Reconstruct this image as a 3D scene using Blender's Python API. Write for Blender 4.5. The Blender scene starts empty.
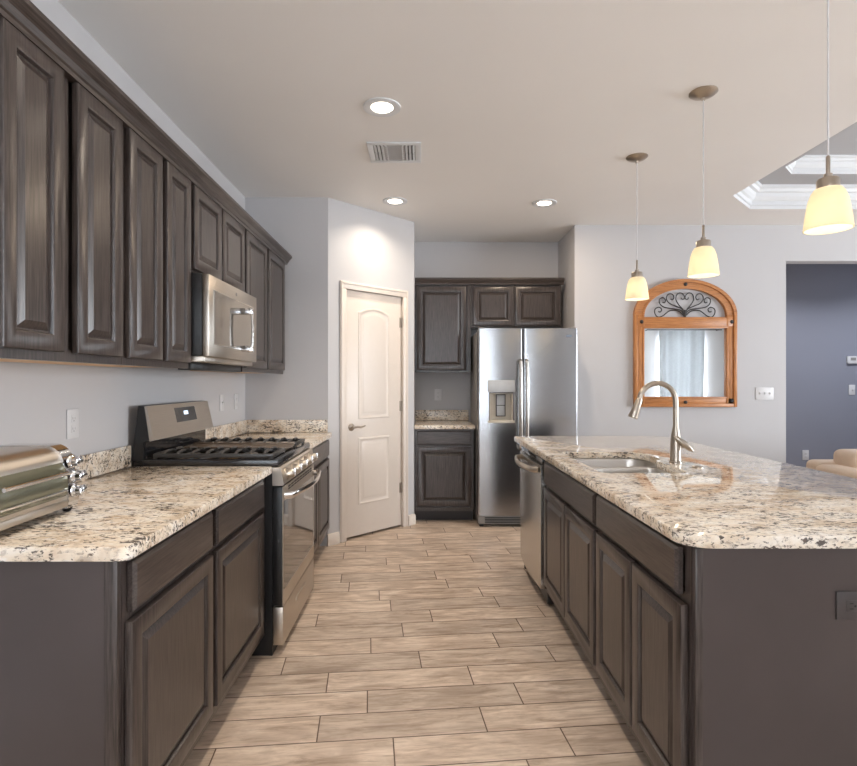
import bpy, bmesh, math, random
from mathutils import Vector, Matrix
random.seed(7)
PI = math.pi
scn = bpy.context.scene
COL = scn.collection

# ------------------------------------------------------------------ camera, world, exposure
cam_d = bpy.data.cameras.new('camera'); cam = bpy.data.objects.new('camera', cam_d); COL.objects.link(cam)
cam.location = (0, 0, 1.27); cam.rotation_euler = (PI/2, 0, 0)
cam_d.sensor_width = 36; cam_d.lens = 551/857*36; cam_d.shift_x = 7.5/857; cam_d.shift_y = -1/857
cam_d.clip_start = 0.02
scn.camera = cam
scn.view_settings.view_transform = 'Standard'; scn.view_settings.look = 'None'
scn.view_settings.gamma = 1.0; scn.view_settings.exposure = 0.22; scn.view_settings.use_curve_mapping = False
w = bpy.data.worlds.new('sky'); scn.world = w; w.use_nodes = True
bg = w.node_tree.nodes['Background']; bg.inputs[0].default_value = (0.80, 0.90, 1.0, 1); bg.inputs[1].default_value = 2.6

def area(name, loc, rot, sx, sy, power, color, spread=PI):
    d = bpy.data.lights.new(name, 'AREA'); d.shape = 'RECTANGLE'; d.size = sx; d.size_y = sy; d.energy = power; d.color = color
    d.spread = spread
    o = bpy.data.objects.new(name, d); COL.objects.link(o); o.location = loc; o.rotation_euler = rot
    return o
DAY = (0.91, 0.95, 1.0)
area('daylight_rear_window', (-0.05, -2.5, 1.45), (PI/2, 0, PI), 2.2, 1.85, 270, DAY)
area('daylight_patio_door', (5.95, -2.53, 1.2), (PI/2, 0, PI), 0.98, 2.2, 110, DAY)
area('daylight_side_window', (7.1, 1.6, 1.45), (PI/2, 0, PI/2), 3.1, 1.85, 230, DAY)

# ------------------------------------------------------------------ materials
def new_mat(name):
    m = bpy.data.materials.new(name); m.use_nodes = True
    nt = m.node_tree; b = nt.nodes['Principled BSDF']
    return m, nt, b
def N(nt, t, **kw):
    n = nt.nodes.new(t)
    for k, v in kw.items():
        if hasattr(n, k): setattr(n, k, v)
    return n
def world_coords(nt):
    tc = N(nt, 'ShaderNodeTexCoord'); oi = N(nt, 'ShaderNodeObjectInfo'); add = N(nt, 'ShaderNodeVectorMath', operation='ADD')
    nt.links.new(tc.outputs['Object'], add.inputs[0]); nt.links.new(oi.outputs['Location'], add.inputs[1])
    return add.outputs[0]
def mapping(nt, vec, scale=(1, 1, 1), rot=(0, 0, 0), loc=(0, 0, 0)):
    mp = N(nt, 'ShaderNodeMapping'); nt.links.new(vec, mp.inputs[0])
    mp.inputs['Scale'].default_value = scale; mp.inputs['Rotation'].default_value = rot; mp.inputs['Location'].default_value = loc
    return mp.outputs[0]
def noise(nt, vec, scale, detail=4, rough=0.55, dist=0):
    n = N(nt, 'ShaderNodeTexNoise'); nt.links.new(vec, n.inputs['Vector'])
    n.inputs['Scale'].default_value = scale; n.inputs['Detail'].default_value = detail
    n.inputs['Roughness'].default_value = rough; n.inputs['Distortion'].default_value = dist
    return n.outputs['Fac']
def ramp(nt, fac, stops, interp='LINEAR'):
    r = N(nt, 'ShaderNodeValToRGB'); nt.links.new(fac, r.inputs[0]); cr = r.color_ramp; cr.interpolation = interp
    while len(cr.elements) < len(stops): cr.elements.new(0.5)
    for e, (p, c) in zip(cr.elements, stops):
        e.position = p; e.color = (c, c, c, 1) if isinstance(c, (int, float)) else (*c, 1)
    return r.outputs['Color']
def mix(nt, fac, a, b, mode='MIX'):
    m = N(nt, 'ShaderNodeMix', data_type='RGBA', blend_type=mode)
    for s, v in ((0, fac), (6, a), (7, b)):
        if isinstance(v, (int, float)): m.inputs[s].default_value = v
        elif isinstance(v, tuple): m.inputs[s].default_value = (*v, 1)
        else: nt.links.new(v, m.inputs[s])
    return m.outputs[2]
def bump(nt, b, fac, strength=0.2, dist=0.002):
    n = N(nt, 'ShaderNodeBump'); n.inputs['Strength'].default_value = strength; n.inputs['Distance'].default_value = dist
    nt.links.new(fac, n.inputs['Height']); nt.links.new(n.outputs[0], b.inputs['Normal'])
def math_(nt, op, a, b=None):
    m = N(nt, 'ShaderNodeMath', operation=op)
    for i, v in enumerate((a, b)):
        if v is None: continue
        if isinstance(v, (int, float)): m.inputs[i].default_value = v
        else: nt.links.new(v, m.inputs[i])
    return m.outputs[0]

def simple(name, col, rough=0.5, metal=0.0, vary=0.04, nscale=30, bumpk=0.0, coat=0.0, emit=None):
    m, nt, b = new_mat(name); v = world_coords(nt)
    f = noise(nt, v, nscale, 3)
    lo = tuple(max(0, c*(1-vary)) for c in col); hi = tuple(min(1, c*(1+vary)) for c in col)
    nt.links.new(ramp(nt, f, [(0.3, lo), (0.7, hi)]), b.inputs['Base Color'])
    b.inputs['Roughness'].default_value = rough; b.inputs['Metallic'].default_value = metal
    b.inputs['Coat Weight'].default_value = coat
    if bumpk: bump(nt, b, f, bumpk)
    if emit: b.inputs['Emission Color'].default_value = (*emit[0], 1); b.inputs['Emission Strength'].default_value = emit[1]
    return m

def paint(name, col, b_=0.10):
    m, nt, b = new_mat(name); v = world_coords(nt)
    f = noise(nt, v, 130, 2); g = noise(nt, v, 1.2, 2)
    nt.links.new(ramp(nt, g, [(0.3, tuple(c*0.985 for c in col)), (0.7, tuple(min(1, c*1.015) for c in col))]), b.inputs['Base Color'])
    b.inputs['Roughness'].default_value = 0.6; b.inputs['Specular IOR Level'].default_value = 0.3
    bump(nt, b, f, b_, 0.0015)
    return m

def wood(name, axis, dark, mid, light, rough=0.28, fine=1.0):
    m, nt, b = new_mat(name); v = world_coords(nt)
    s = [1, 1, 1]; s[axis] = 0.045
    vv = mapping(nt, v, tuple(s))
    fine_n = noise(nt, vv, 190*fine, 4, 0.6)
    s2 = [1, 1, 1]; s2[axis] = 0.13
    v2 = mapping(nt, v, tuple(s2))
    broad = noise(nt, v2, 9, 2, 0.5, 0.4)
    rings = math_(nt, 'FRACT', math_(nt, 'MULTIPLY', broad, 9.0))
    rr = ramp(nt, rings, [(0.0, 0.25), (0.5, 0.75), (0.92, 0.9), (1.0, 0.25)])
    c = ramp(nt, fine_n, [(0.34, dark), (0.5, mid), (0.68, light)])
    c2 = mix(nt, 0.16, c, rr, 'MULTIPLY')
    nt.links.new(c2, b.inputs['Base Color'])
    b.inputs['Roughness'].default_value = rough
    b.inputs['Specular IOR Level'].default_value = 0.55
    bump(nt, b, fine_n, 0.05, 0.0008)
    return m

ESP = ((0.022, 0.016, 0.014), (0.052, 0.040, 0.036), (0.082, 0.066, 0.060))
WV = wood('espresso_oak_upright', 2, *ESP)
WX = wood('espresso_oak_along_x', 0, *ESP)
WY = wood('espresso_oak_along_y', 1, *ESP)
PANEL = simple('espresso_end_panel', (0.062, 0.050, 0.049), 0.33, vary=0.10, nscale=3)
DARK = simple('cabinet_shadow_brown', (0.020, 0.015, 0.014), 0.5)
MAPLE = wood('raw_maple_underside', 1, (0.62, 0.36, 0.15), (0.72, 0.44, 0.20), (0.80, 0.52, 0.26), 0.5)
FRAMEW = [wood('honey_pine_' + 'xyz'[a], a, (0.34, 0.125, 0.034), (0.50, 0.20, 0.058), (0.60, 0.27, 0.09), 0.38) for a in range(3)]

def granite(name):
    m, nt, b = new_mat(name); v = world_coords(nt)
    vs = mapping(nt, v, (0.55, 1.0, 1.0), (0, 0, 0.25))
    blot = noise(nt, vs, 13, 5, 0.62, 0.5)
    base = ramp(nt, blot, [(0.30, (0.50, 0.38, 0.26)), (0.42, (0.68, 0.56, 0.43)), (0.53, (0.79, 0.70, 0.58)), (0.68, (0.85, 0.80, 0.73))])
    gr = noise(nt, vs, 60, 5, 0.70, 0.6)
    m1 = ramp(nt, gr, [(0.54, 0.0), (0.60, 1.0)])
    c = mix(nt, math_(nt, 'MULTIPLY', m1, 0.50), base, (0.38, 0.32, 0.27))
    wh = noise(nt, vs, 48, 4, 0.65, 0.3)
    c = mix(nt, ramp(nt, wh, [(0.56, 0.0), (0.64, 0.6)]), c, (0.86, 0.84, 0.81))
    sp = noise(nt, vs, 95, 4, 0.68, 0.3)
    cl = noise(nt, v, 11, 3, 0.6)
    m2 = ramp(nt, math_(nt, 'ADD', sp, math_(nt, 'MULTIPLY', cl, 0.40)), [(0.75, 0.0), (0.80, 1.0)])
    c = mix(nt, math_(nt, 'MULTIPLY', m2, 0.92), c, (0.055, 0.045, 0.042))
    vo = N(nt, 'ShaderNodeTexVoronoi'); nt.links.new(vs, vo.inputs['Vector']); vo.inputs['Scale'].default_value = 150
    m3 = ramp(nt, vo.outputs['Color'], [(0.80, 0.0), (0.84, 1.0)])
    c = mix(nt, math_(nt, 'MULTIPLY', m3, 0.42), c, (0.20, 0.145, 0.11))
    nt.links.new(c, b.inputs['Base Color'])
    b.inputs['Roughness'].default_value = 0.035; b.inputs['Specular IOR Level'].default_value = 0.36
    return m
GRAN = granite('speckled_granite')

def floor_mat():
    m, nt, b = new_mat('wood_look_plank_tile'); v = world_coords(nt)
    L, H = 0.613, 0.1553; TH = math.radians(5.4)
    # texture space rotated so the plank rows rise to the right
    vr = mapping(nt, v, (1, 1, 1), (0, 0, -TH), (0.0, -1.968 + H*20, 0))
    sx = N(nt, 'ShaderNodeSeparateXYZ'); nt.links.new(vr, sx.inputs[0])
    X, Y = sx.outputs[0], sx.outputs[1]
    yr = math_(nt, 'DIVIDE', Y, H); row = math_(nt, 'FLOOR', yr); fy = math_(nt, 'SUBTRACT', yr, row)
    # irregular stagger of the plank rows, one shift per row
    ST = [.40, .71, .05, .52, .14, .86, .30, .01, .285, .62, .985, .72, .45, .80, .90, .20, .29, .655, .80, .30, .04, .30, .62, .95, .41, .15, .77, .52, .25, .88, .34, .6]
    off = ramp(nt, math_(nt, 'DIVIDE', math_(nt, 'SUBTRACT', row, 13.5), 32.0), [(i/32, v_) for i, v_ in enumerate(ST)], 'CONSTANT')
    xr = math_(nt, 'ADD', math_(nt, 'DIVIDE', X, L), off); colm = math_(nt, 'FLOOR', xr); fx = math_(nt, 'SUBTRACT', xr, colm)
    cmb = N(nt, 'ShaderNodeCombineXYZ'); nt.links.new(colm, cmb.inputs[0]); nt.links.new(row, cmb.inputs[1])
    wt = N(nt, 'ShaderNodeTexWhiteNoise', noise_dimensions='2D'); nt.links.new(cmb.outputs[0], wt.inputs['Vector'])
    rnd = wt.outputs['Value']
    # grout mask
    gx = math_(nt, 'MINIMUM', fx, math_(nt, 'SUBTRACT', 1.0, fx)); gx = math_(nt, 'MULTIPLY', gx, L)
    gy = math_(nt, 'MINIMUM', fy, math_(nt, 'SUBTRACT', 1.0, fy)); gy = math_(nt, 'MULTIPLY', gy, H)
    g = math_(nt, 'MINIMUM', gx, gy)
    gm = ramp(nt, math_(nt, 'MULTIPLY', g, 100.0), [(0.20, 1.0), (0.28, 0.0)])
    # per-plank grain
    sh = N(nt, 'ShaderNodeCombineXYZ'); nt.links.new(math_(nt, 'MULTIPLY', rnd, 37.0), sh.inputs[0]); nt.links.new(math_(nt, 'MULTIPLY', rnd, 91.0), sh.inputs[1]); nt.links.new(math_(nt, 'MULTIPLY', rnd, 13.0), sh.inputs[2])
    av = N(nt, 'ShaderNodeVectorMath', operation='ADD'); nt.links.new(vr, av.inputs[0]); nt.links.new(sh.outputs[0], av.inputs[1])
    g1 = noise(nt, mapping(nt, av.outputs[0], (0.16, 1, 1)), 26, 6, 0.62, 0.9)
    g2 = noise(nt, mapping(nt, av.outputs[0], (0.5, 1, 1)), 9, 4, 0.6, 0.5)
    c = ramp(nt, g1, [(0.30, (0.33, 0.24, 0.175)), (0.43, (0.56, 0.44, 0.345)), (0.56, (0.70, 0.575, 0.47)), (0.72, (0.79, 0.68, 0.575))])
    c = mix(nt, ramp(nt, g2, [(0.36, 0.55), (0.56, 0.0)]), c, (0.40, 0.305, 0.235))
    g3 = noise(nt, mapping(nt, av.outputs[0], (0.10, 1, 1)), 85, 4, 0.65, 0.6)
    c = mix(nt, ramp(nt, g3, [(0.34, 0.55), (0.47, 0.0)]), c, (0.36, 0.27, 0.20))
    tone = ramp(nt, rnd, [(0.0, 0.82), (1.0, 1.08)])
    c = mix(nt, 1.0, c, tone, 'MULTIPLY')
    c = mix(nt, gm, c, (0.12, 0.075, 0.048))
    nt.links.new(c, b.inputs['Base Color'])
    b.inputs['Roughness'].default_value = 0.40
    bump(nt, b, math_(nt, 'SUBTRACT', 1.0, gm), 0.35, 0.002)
    return m
FLOOR = floor_mat()

WALL = paint('pale_grey_wall_paint', (0.535, 0.53, 0.54))
HALL = paint('slate_hall_wall_paint', (0.25, 0.26, 0.31))
CEIL = paint('ceiling_paint', (0.84, 0.825, 0.805))
TRAYP = paint('tray_ceiling_grey_paint', (0.43, 0.43, 0.44))
WHITE = simple('white_trim_paint', (0.70, 0.63, 0.565), 0.35, vary=0.01)
TRIMW = simple('white_crown_paint', (0.70, 0.72, 0.74), 0.4, vary=0.01)
PLATE = simple('white_plastic', (0.66, 0.66, 0.67), 0.35, vary=0.01)
BLACKP = simple('black_plastic', (0.012, 0.012, 0.013), 0.38)
BROWNP = simple('dark_brown_plastic', (0.060, 0.052, 0.052), 0.35)
SLOT = simple('dark_slot', (0.01, 0.01, 0.01), 0.6)
def steel(name, col=(0.60, 0.585, 0.56), rough=0.27, axis=0, vary=0.05, br=0.03):
    m, nt, b = new_mat(name); v = world_coords(nt)
    s = [1, 1, 1]; s[axis] = 0.02
    f = noise(nt, mapping(nt, v, tuple(s)), 350, 3)
    nt.links.new(ramp(nt, f, [(0.3, tuple(c*(1-vary) for c in col)), (0.7, tuple(c*(1+vary) for c in col))]), b.inputs['Base Color'])
    b.inputs['Metallic'].default_value = 1.0; b.inputs['Roughness'].default_value = rough
    bump(nt, b, f, br, 0.0006)
    return m
STEELX = steel('brushed_steel_x', axis=0)
STEELY = steel('brushed_steel_y', (0.56, 0.51, 0.45), 0.33, axis=1)
STEELZ = steel('brushed_steel_z', axis=2)
FRIDGE = steel('fridge_steel', (0.37, 0.375, 0.385), 0.22, axis=0)
NICKEL = steel('brushed_nickel', (0.44, 0.385, 0.325), 0.30, axis=2, br=0.0)
CHROME = simple('chrome', (0.72, 0.72, 0.73), 0.12, 1.0, vary=0.02)
SINKM = steel('sink_steel', (0.62, 0.60, 0.57), 0.33, axis=1)
GREYM = simple('grey_painted_metal', (0.27, 0.255, 0.24), 0.42)
BLKGL = simple('black_enamel', (0.016, 0.016, 0.018), 0.14, coat=0.3)
IRON = simple('cast_iron', (0.045, 0.042, 0.040), 0.36, bumpk=0.15, nscale=200)
WIRON = simple('wrought_iron', (0.030, 0.027, 0.026), 0.5)
OVGL = simple('oven_window_glass', (0.03, 0.026, 0.024), 0.06, coat=0.6)
MWGL = simple('microwave_window_glass', (0.12, 0.11, 0.10), 0.10, metal=0.35, coat=0.4)
TOGL = simple('toaster_window_glass', (0.17, 0.165, 0.11), 0.08, metal=0.5, coat=0.5)
LEATH = simple('tan_leather', (0.60, 0.47, 0.36), 0.45, vary=0.06, nscale=14, bumpk=0.1)
CURT = simple('grey_curtain_fabric', (0.50, 0.51, 0.52), 0.8)
LENS = simple('downlight_lens', (1, 0.95, 0.88), 0.4, emit=((1.0, 0.88, 0.74), 6.0))
BULB = simple('bulb_glow', (1, 0.9, 0.8), 0.4, emit=((1.0, 0.88, 0.70), 6.0))
DISPLAY = simple('lit_clock_display', (0.1, 0.12, 0.15), 0.3, emit=((0.7, 0.85, 1.0), 1.6))
PADG = simple('dispenser_panel_grey', (0.50, 0.52, 0.54), 0.3)
CREAM = simple('dispenser_cream_plastic', (0.55, 0.50, 0.42), 0.4)
BADGE = simple('blue_grey_badge', (0.25, 0.30, 0.38), 0.3, 0.6)
MIRR = simple('mirror_silver', (0.88, 0.93, 0.95), 0.0, 1.0, vary=0.0)
def shade_mat():
    m, nt, b = new_mat('frosted_lamp_glass')
    out = nt.nodes['Material Output']; tr = N(nt, 'ShaderNodeBsdfTranslucent'); df = N(nt, 'ShaderNodeBsdfDiffuse')
    f = noise(nt, world_coords(nt), 20, 2)
    col = ramp(nt, f, [(0.3, (0.72, 0.66, 0.54)), (0.7, (0.76, 0.70, 0.58))])
    nt.links.new(col, tr.inputs[0]); nt.links.new(col, df.inputs[0])
    mx = N(nt, 'ShaderNodeMixShader'); mx.inputs[0].default_value = 0.45
    nt.links.new(tr.outputs[0], mx.inputs[1]); nt.links.new(df.outputs[0], mx.inputs[2])
    em = N(nt, 'ShaderNodeEmission'); em.inputs[0].default_value = (1.0, 0.86, 0.64, 1); em.inputs[1].default_value = 0.12
    ad = N(nt, 'ShaderNodeAddShader'); nt.links.new(mx.outputs[0], ad.inputs[0]); nt.links.new(em.outputs[0], ad.inputs[1])
    nt.links.new(ad.outputs[0], out.inputs[0])
    return m
SHADE = shade_mat()
def pane_mat():
    m, nt, b = new_mat('window_glass'); out = nt.nodes['Material Output']
    t = N(nt, 'ShaderNodeBsdfTransparent'); g = N(nt, 'ShaderNodeBsdfGlossy'); g.inputs['Roughness'].default_value = 0.02
    fr = N(nt, 'ShaderNodeFresnel'); fr.inputs[0].default_value = 1.45
    mx = N(nt, 'ShaderNodeMixShader'); nt.links.new(fr.outputs[0], mx.inputs[0]); nt.links.new(t.outputs[0], mx.inputs[1]); nt.links.new(g.outputs[0], mx.inputs[2])
    nt.links.new(mx.outputs[0], out.inputs[0]); return m
PANE = pane_mat()

# ------------------------------------------------------------------ mesh helpers
class Fr:                                   # a wall-aligned frame: a along, n out of the wall, z up
    def __init__(s, o, a, n): s.o = Vector((o[0], o[1], 0)); s.a = Vector((*a, 0)); s.n = Vector((*n, 0))
    def __call__(s, a, n, z): return s.o + s.a*a + s.n*n + Vector((0, 0, z))
W0 = Fr((0, 0), (1, 0), (0, 1))
class MB:
    def __init__(s): s.bm = bmesh.new()
    def merge(s, t, recalc=True):
        if recalc: bmesh.ops.recalc_face_normals(t, faces=t.faces)
        me = bpy.data.meshes.new('tmp'); t.to_mesh(me); t.free(); s.bm.from_mesh(me); bpy.data.meshes.remove(me)
        return s
    def box(s, a0, a1, n0, n1, z0, z1, bev=0, fr=W0, seg=2):
        t = bmesh.new()
        v = [t.verts.new(fr(a, n, z)) for a in (a0, a1) for n in (n0, n1) for z in (z0, z1)]
        for f in ((0, 1, 3, 2), (4, 6, 7, 5), (0, 4, 5, 1), (2, 3, 7, 6), (0, 2, 6, 4), (1, 5, 7, 3)): t.faces.new([v[i] for i in f])
        bmesh.ops.recalc_face_normals(t, faces=t.faces)
        if bev: bmesh.ops.bevel(t, geom=t.edges[:], offset=bev, segments=seg, profile=0.5, affect='EDGES', clamp_overlap=True)
        return s.merge(t)
    def loops(s, loops, cap0=True, cap1=True, closed=True):
        t = bmesh.new(); vs = [[t.verts.new(p) for p in l] for l in loops]
        for A, B in zip(vs, vs[1:]):
            n = len(A)
            for i in range(n if closed else n-1):
                j = (i+1) % n
                try: t.faces.new((A[i], A[j], B[j], B[i]))
                except ValueError: pass
        if closed and cap0: t.faces.new(vs[0][::-1])
        if closed and cap1: t.faces.new(vs[-1])
        return s.merge(t)
    def prism(s, pts, ext0, ext1, fr=W0, plane='nz'):
        # extrude a polygon: plane 'nz' = points (n,z) along a; 'an' = points (a,n) along z; 'az' = points (a,z) along n
        def P(p, e): return fr(e, p[0], p[1]) if plane == 'nz' else fr(p[0], p[1], e) if plane == 'an' else fr(p[0], e, p[1])
        return s.loops([[P(p, ext0) for p in pts], [P(p, ext1) for p in pts]])
    def lathe(s, prof, c=(0, 0, 0), axis=(0, 0, 1), n=28, cap0=False, cap1=False):
        ax = Vector(axis).normalized(); q = Vector((0, 0, 1)).rotation_difference(ax); c = Vector(c)
        return s.loops([[c + q @ Vector((r*math.cos(2*PI*i/n), r*math.sin(2*PI*i/n), h)) for i in range(n)] for r, h in prof], cap0, cap1)
    def cyl(s, c, r, h, axis=(0, 0, 1), n=24, bev=0.0):
        pr = [(r, 0), (r, h)] if not bev else [(r-bev, 0), (r, bev), (r, h-bev), (r-bev, h)]
        return s.lathe(pr, c, axis, n, True, True)
    def tube(s, pts, r, n=10, flat=None):
        pts = [Vector(p) for p in pts]; L = []; prev = None
        for i, p in enumerate(pts):
            d = (pts[min(i+1, len(pts)-1)] - pts[max(i-1, 0)]).normalized()
            if prev is None:
                u = d.orthogonal().normalized() if flat is None else Vector(flat).normalized()
            else: u = prev
            u = (u - d*u.dot(d)).normalized(); prev = u; v = d.cross(u)
            ri = r[i] if isinstance(r, list) else r
            ru, rv = ri if isinstance(ri, tuple) else (ri, ri)
            L.append([p + u*ru*math.cos(2*PI*k/n) + v*rv*math.sin(2*PI*k/n) for k in range(n)])
        return s.loops(L)
    def obj(s, name, mat, parent=None, smooth=35, origin=None):
        me = bpy.data.meshes.new(name)
        s.bm.to_mesh(me); s.bm.free()
        org = parent_world(parent) if parent is not None else Vector(origin or (0, 0, 0))
        me.transform(Matrix.Translation(-org))
        me.materials.append(mat)
        for p in me.polygons: p.use_smooth = True
        me.set_sharp_from_angle(angle=math.radians(smooth))
        o = bpy.data.objects.new(name, me); COL.objects.link(o)
        if parent is not None: o.parent = parent
        else: o.location = org
        return o
def parent_world(o):
    v = Vector((0, 0, 0))
    while o is not None: v += o.location; o = o.parent
    return v
def box(*a, **k): return MB().box(*a, **k)
def tag(o, label=None, cat=None, group=None, kind=None):
    for k, v in (('label', label), ('category', cat), ('group', group), ('kind', kind)):
        if v: o[k] = v
    return o
def thing(name, loc, label, cat, group=None):
    o = bpy.data.objects.new(name, None); COL.objects.link(o); o.location = loc; o.empty_display_size = 0.1
    return tag(o, label, cat, group)
def struct(o): o['kind'] = 'structure'; return o

# ------------------------------------------------------------------ setting
ZC = 2.70
FL = Fr((-1.362, 0), (0, 1), (1, 0))          # left wall: a = y, n = into the room
FB = Fr((0, 5.63), (1, 0), (0, -1))           # back wall of the niche
R2 = math.sqrt(0.5)
FD = Fr((-0.72, 4.27), (R2, R2), (R2, -R2))   # diagonal pantry wall
FM = Fr((0, 5.02), (1, 0), (0, -1))           # wall with the mirror
FH = Fr((0, 6.30), (1, 0), (0, -1))           # hall wall
XR, YB = 7.2, -2.6

struct(box(-1.5, XR+0.1, YB-0.1, 6.42, -0.06, 0).obj('floor', FLOOR))
struct(box(-1.462, -1.362, YB-0.1, 5.73, 0, ZC).obj('wall_left', WALL))
struct(box(-1.362, -0.72, 4.27, 4.37, 0, ZC).obj('wall_left_end', WALL))
# diagonal pantry wall with a doorway
DA0, DA1, DH = 0.163, 0.793, 2.018
mb = MB()
mb.box(0, DA0, -0.10, 0, 0, ZC, fr=FD); mb.box(DA1, 0.930, -0.10, 0, 0, ZC, fr=FD); mb.box(DA0, DA1, -0.10, 0, DH, ZC, fr=FD)
struct(mb.obj('wall_pantry', WALL))
struct(box(-0.1624, -0.062, 4.93, 5.63, 0, ZC).obj('wall_niche_left', WALL))
struct(box(-1.462, 1.5, 5.63, 5.73, 0, ZC).obj('wall_back', WALL))
struct(box(1.40, 1.50, 5.14, 5.63, 0, ZC).obj('wall_niche_right', WALL))
mb = MB(); mb.box(1.40, 3.325, 5.02, 5.14, 0, ZC); mb.box(3.325, 4.5, 5.02, 5.14, 2.372, ZC); mb.box(4.5, XR+0.1, 5.02, 5.14, 0, ZC)
struct(mb.obj('wall_front', WALL))
struct(box(2.6, 5.6, 6.30, 6.42, 0, 2.62).obj('wall_hall', HALL))
struct(box(2.5, 2.6, 5.14, 6.42, 0, 2.62).obj('wall_hall_left', HALL))
struct(box(5.6, 5.7, 5.14, 6.42, 0, 2.62).obj('wall_hall_right', HALL))
struct(box(2.5, 5.7, 5.14, 6.42, 2.62, 2.68).obj('ceiling_hall', CEIL))

def wall_with_holes(fr, a0, a1, holes, t=0.12):
    mb = MB(); x = a0
    for (h0, h1, z0, z1) in holes:
        mb.box(x, h0, -t, 0, 0, ZC, fr=fr)
        if z0 > 0: mb.box(h0, h1, -t, 0, 0, z0, fr=fr)
        mb.box(h0, h1, -t, 0, z1, ZC, fr=fr); x = h1
    mb.box(x, a1, -t, 0, 0, ZC, fr=fr); return mb
FRr = Fr((0, YB), (1, 0), (0, 1)); FRs = Fr((XR, 0), (0, 1), (-1, 0))
struct(wall_with_holes(FRr, -1.462, XR+0.1, [(-1.2, 1.1, 0.5, 2.4), (5.45, 6.45, 0.02, 2.4)]).obj('wall_rear', WALL))
struct(wall_with_holes(FRs, YB, 5.02, [(0.0, 3.2, 0.5, 2.4)]).obj('wall_right', WALL))
def window(i, fr, a0, a1, z0, z1, nx):
    mb = MB(); f = 0.05
    mb.box(a0, a1, -0.09, -0.03, z0, z0+f, fr=fr); mb.box(a0, a1, -0.09, -0.03, z1-f, z1, fr=fr)
    for k in range(nx+1):
        x = a0 + (a1-a0-f)*k/nx; mb.box(x, x+f, -0.09, -0.03, z0+f, z1-f, fr=fr)
    o = struct(mb.obj('window_%d' % i, TRIMW))
    box(a0+f, a1-f, -0.063, -0.057, z0+f, z1-f, fr=fr).obj('pane', PANE, o)
window(1, FRr, -1.2, 1.1, 0.5, 2.4, 2); window(2, FRr, 5.45, 6.45, 0.02, 2.4, 2); window(3, FRs, 0.0, 3.2, 0.5, 2.4, 3)

# ceiling with an eight-sided tray over the sitting area
TX0, TX1, TY0, TY1, TCH = 2.395, 5.9, 0.9, 4.555, 0.325
def octo(d, z):
    x0, x1, y0, y1 = TX0+d, TX1-d, TY0+d, TY1-d; c = TCH - d*(2-math.sqrt(2))
    return [Vector(p + (z,)) for p in ((x0+c, y0), (x1-c, y0), (x1, y0+c), (x1, y1-c), (x1-c, y1), (x0+c, y1), (x0, y1-c), (x0, y0+c))]
t = bmesh.new()
outer = [t.verts.new((x, y, ZC)) for x, y in ((-1.5, YB-0.1), (XR+0.1, YB-0.1), (XR+0.1, 5.73), (-1.5, 5.73))]
inner = [t.verts.new(p) for p in octo(0, ZC)]
eds = [t.edges.new((l[i], l[(i+1) % len(l)])) for l in (outer, inner) for i in range(len(l))]
bmesh.ops.triangle_fill(t, use_beauty=True, edges=eds)
for f in t.faces:
    if f.normal.z > 0: f.normal_flip()
mb = MB(); mb.merge(t, False)
struct(mb.obj('ceiling', CEIL))
mb = MB(); mb.loops([octo(0.09, 2.87), octo(0.315, 2.87)], False, False); mb.loops([octo(0.375, 2.992), octo(0.38, 2.993)], False, True)
struct(mb.obj('ceiling_tray', TRAYP))
prof = [(0, 0), (0, 0.028), (0.014, 0.032), (0.014, 0.066), (0.030, 0.075), (0.046, 0.098), (0.050, 0.126), (0.072, 0.132), (0.080, 0.155), (0.095, 0.160), (0.095, 0.185)]
struct(MB().loops([octo(d, ZC+h*0.92) for d, h in prof], False, False).obj('trim_1', TRIMW, smooth=20))
struct(MB().loops([octo(0.315+d*0.66, 2.87+h*0.66) for d, h in prof], False, False).obj('trim_2', TRIMW, smooth=20))

# baseboards
BBP = lambda: [(0, 0), (0.016, 0), (0.016, 0.072), (0.010, 0.086), (0.0, 0.092)]
def baseboard(name, fr, a0, a1): struct(MB().prism(BBP(), a0, a1, fr).obj(name, WHITE))
mb = MB(); mb.prism(BBP(), -0.010, 0.100, FD); struct(mb.obj('baseboard_pantry_left', WHITE))
mb = MB(); mb.prism(BBP(), 0.856, 0.936, FD); struct(mb.obj('baseboard_pantry_right', WHITE))
baseboard('baseboard_front', FM, 1.41, 3.32); baseboard('baseboard_hall', FH, 2.62, 5.58); baseboard('baseboard_rear', FRr, -1.36, 5.15)
baseboard('baseboard_left', FL, YB, 1.28); baseboard('baseboard_right', FRs, YB, 5.0)
# pantry door casing
cas = MB(); CW = 0.060
def casing_prof(): return [(0, 0), (0.010, 0), (0.017, 0.018), (0.017, 0.048), (0.011, CW), (0, CW)]
cas.box(DA0-CW+0.006, DA0+0.006, 0, 0.015, 0, DH-0.006, bev=0.004, fr=FD); cas.box(DA1-0.006, DA1+CW-0.006, 0, 0.015, 0, DH-0.006, bev=0.004, fr=FD)
cas.box(DA0-CW+0.006, DA1+CW-0.006, 0, 0.015, DH-0.006, DH+CW-0.006, bev=0.004, fr=FD)
cas.box(DA0-CW+0.012, DA0-CW+0.028, 0.012, 0.020, 0, DH+CW-0.012, bev=0.003, fr=FD); cas.box(DA1+CW-0.028, DA1+CW-0.012, 0.012, 0.020, 0, DH+CW-0.012, bev=0.003, fr=FD)
cas.box(DA0-CW+0.012, DA1+CW-0.012, 0.012, 0.020, DH+CW-0.028, DH+CW-0.012, bev=0.003, fr=FD)
cas.box(DA0-0.0, DA0+0.004, -0.10, 0, 0, DH, fr=FD); cas.box(DA1-0.004, DA1, -0.10, 0, 0, DH, fr=FD); cas.box(DA0, DA1, -0.10, 0, DH-0.004, DH, fr=FD)
struct(cas.obj('trim_3', WHITE))
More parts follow.
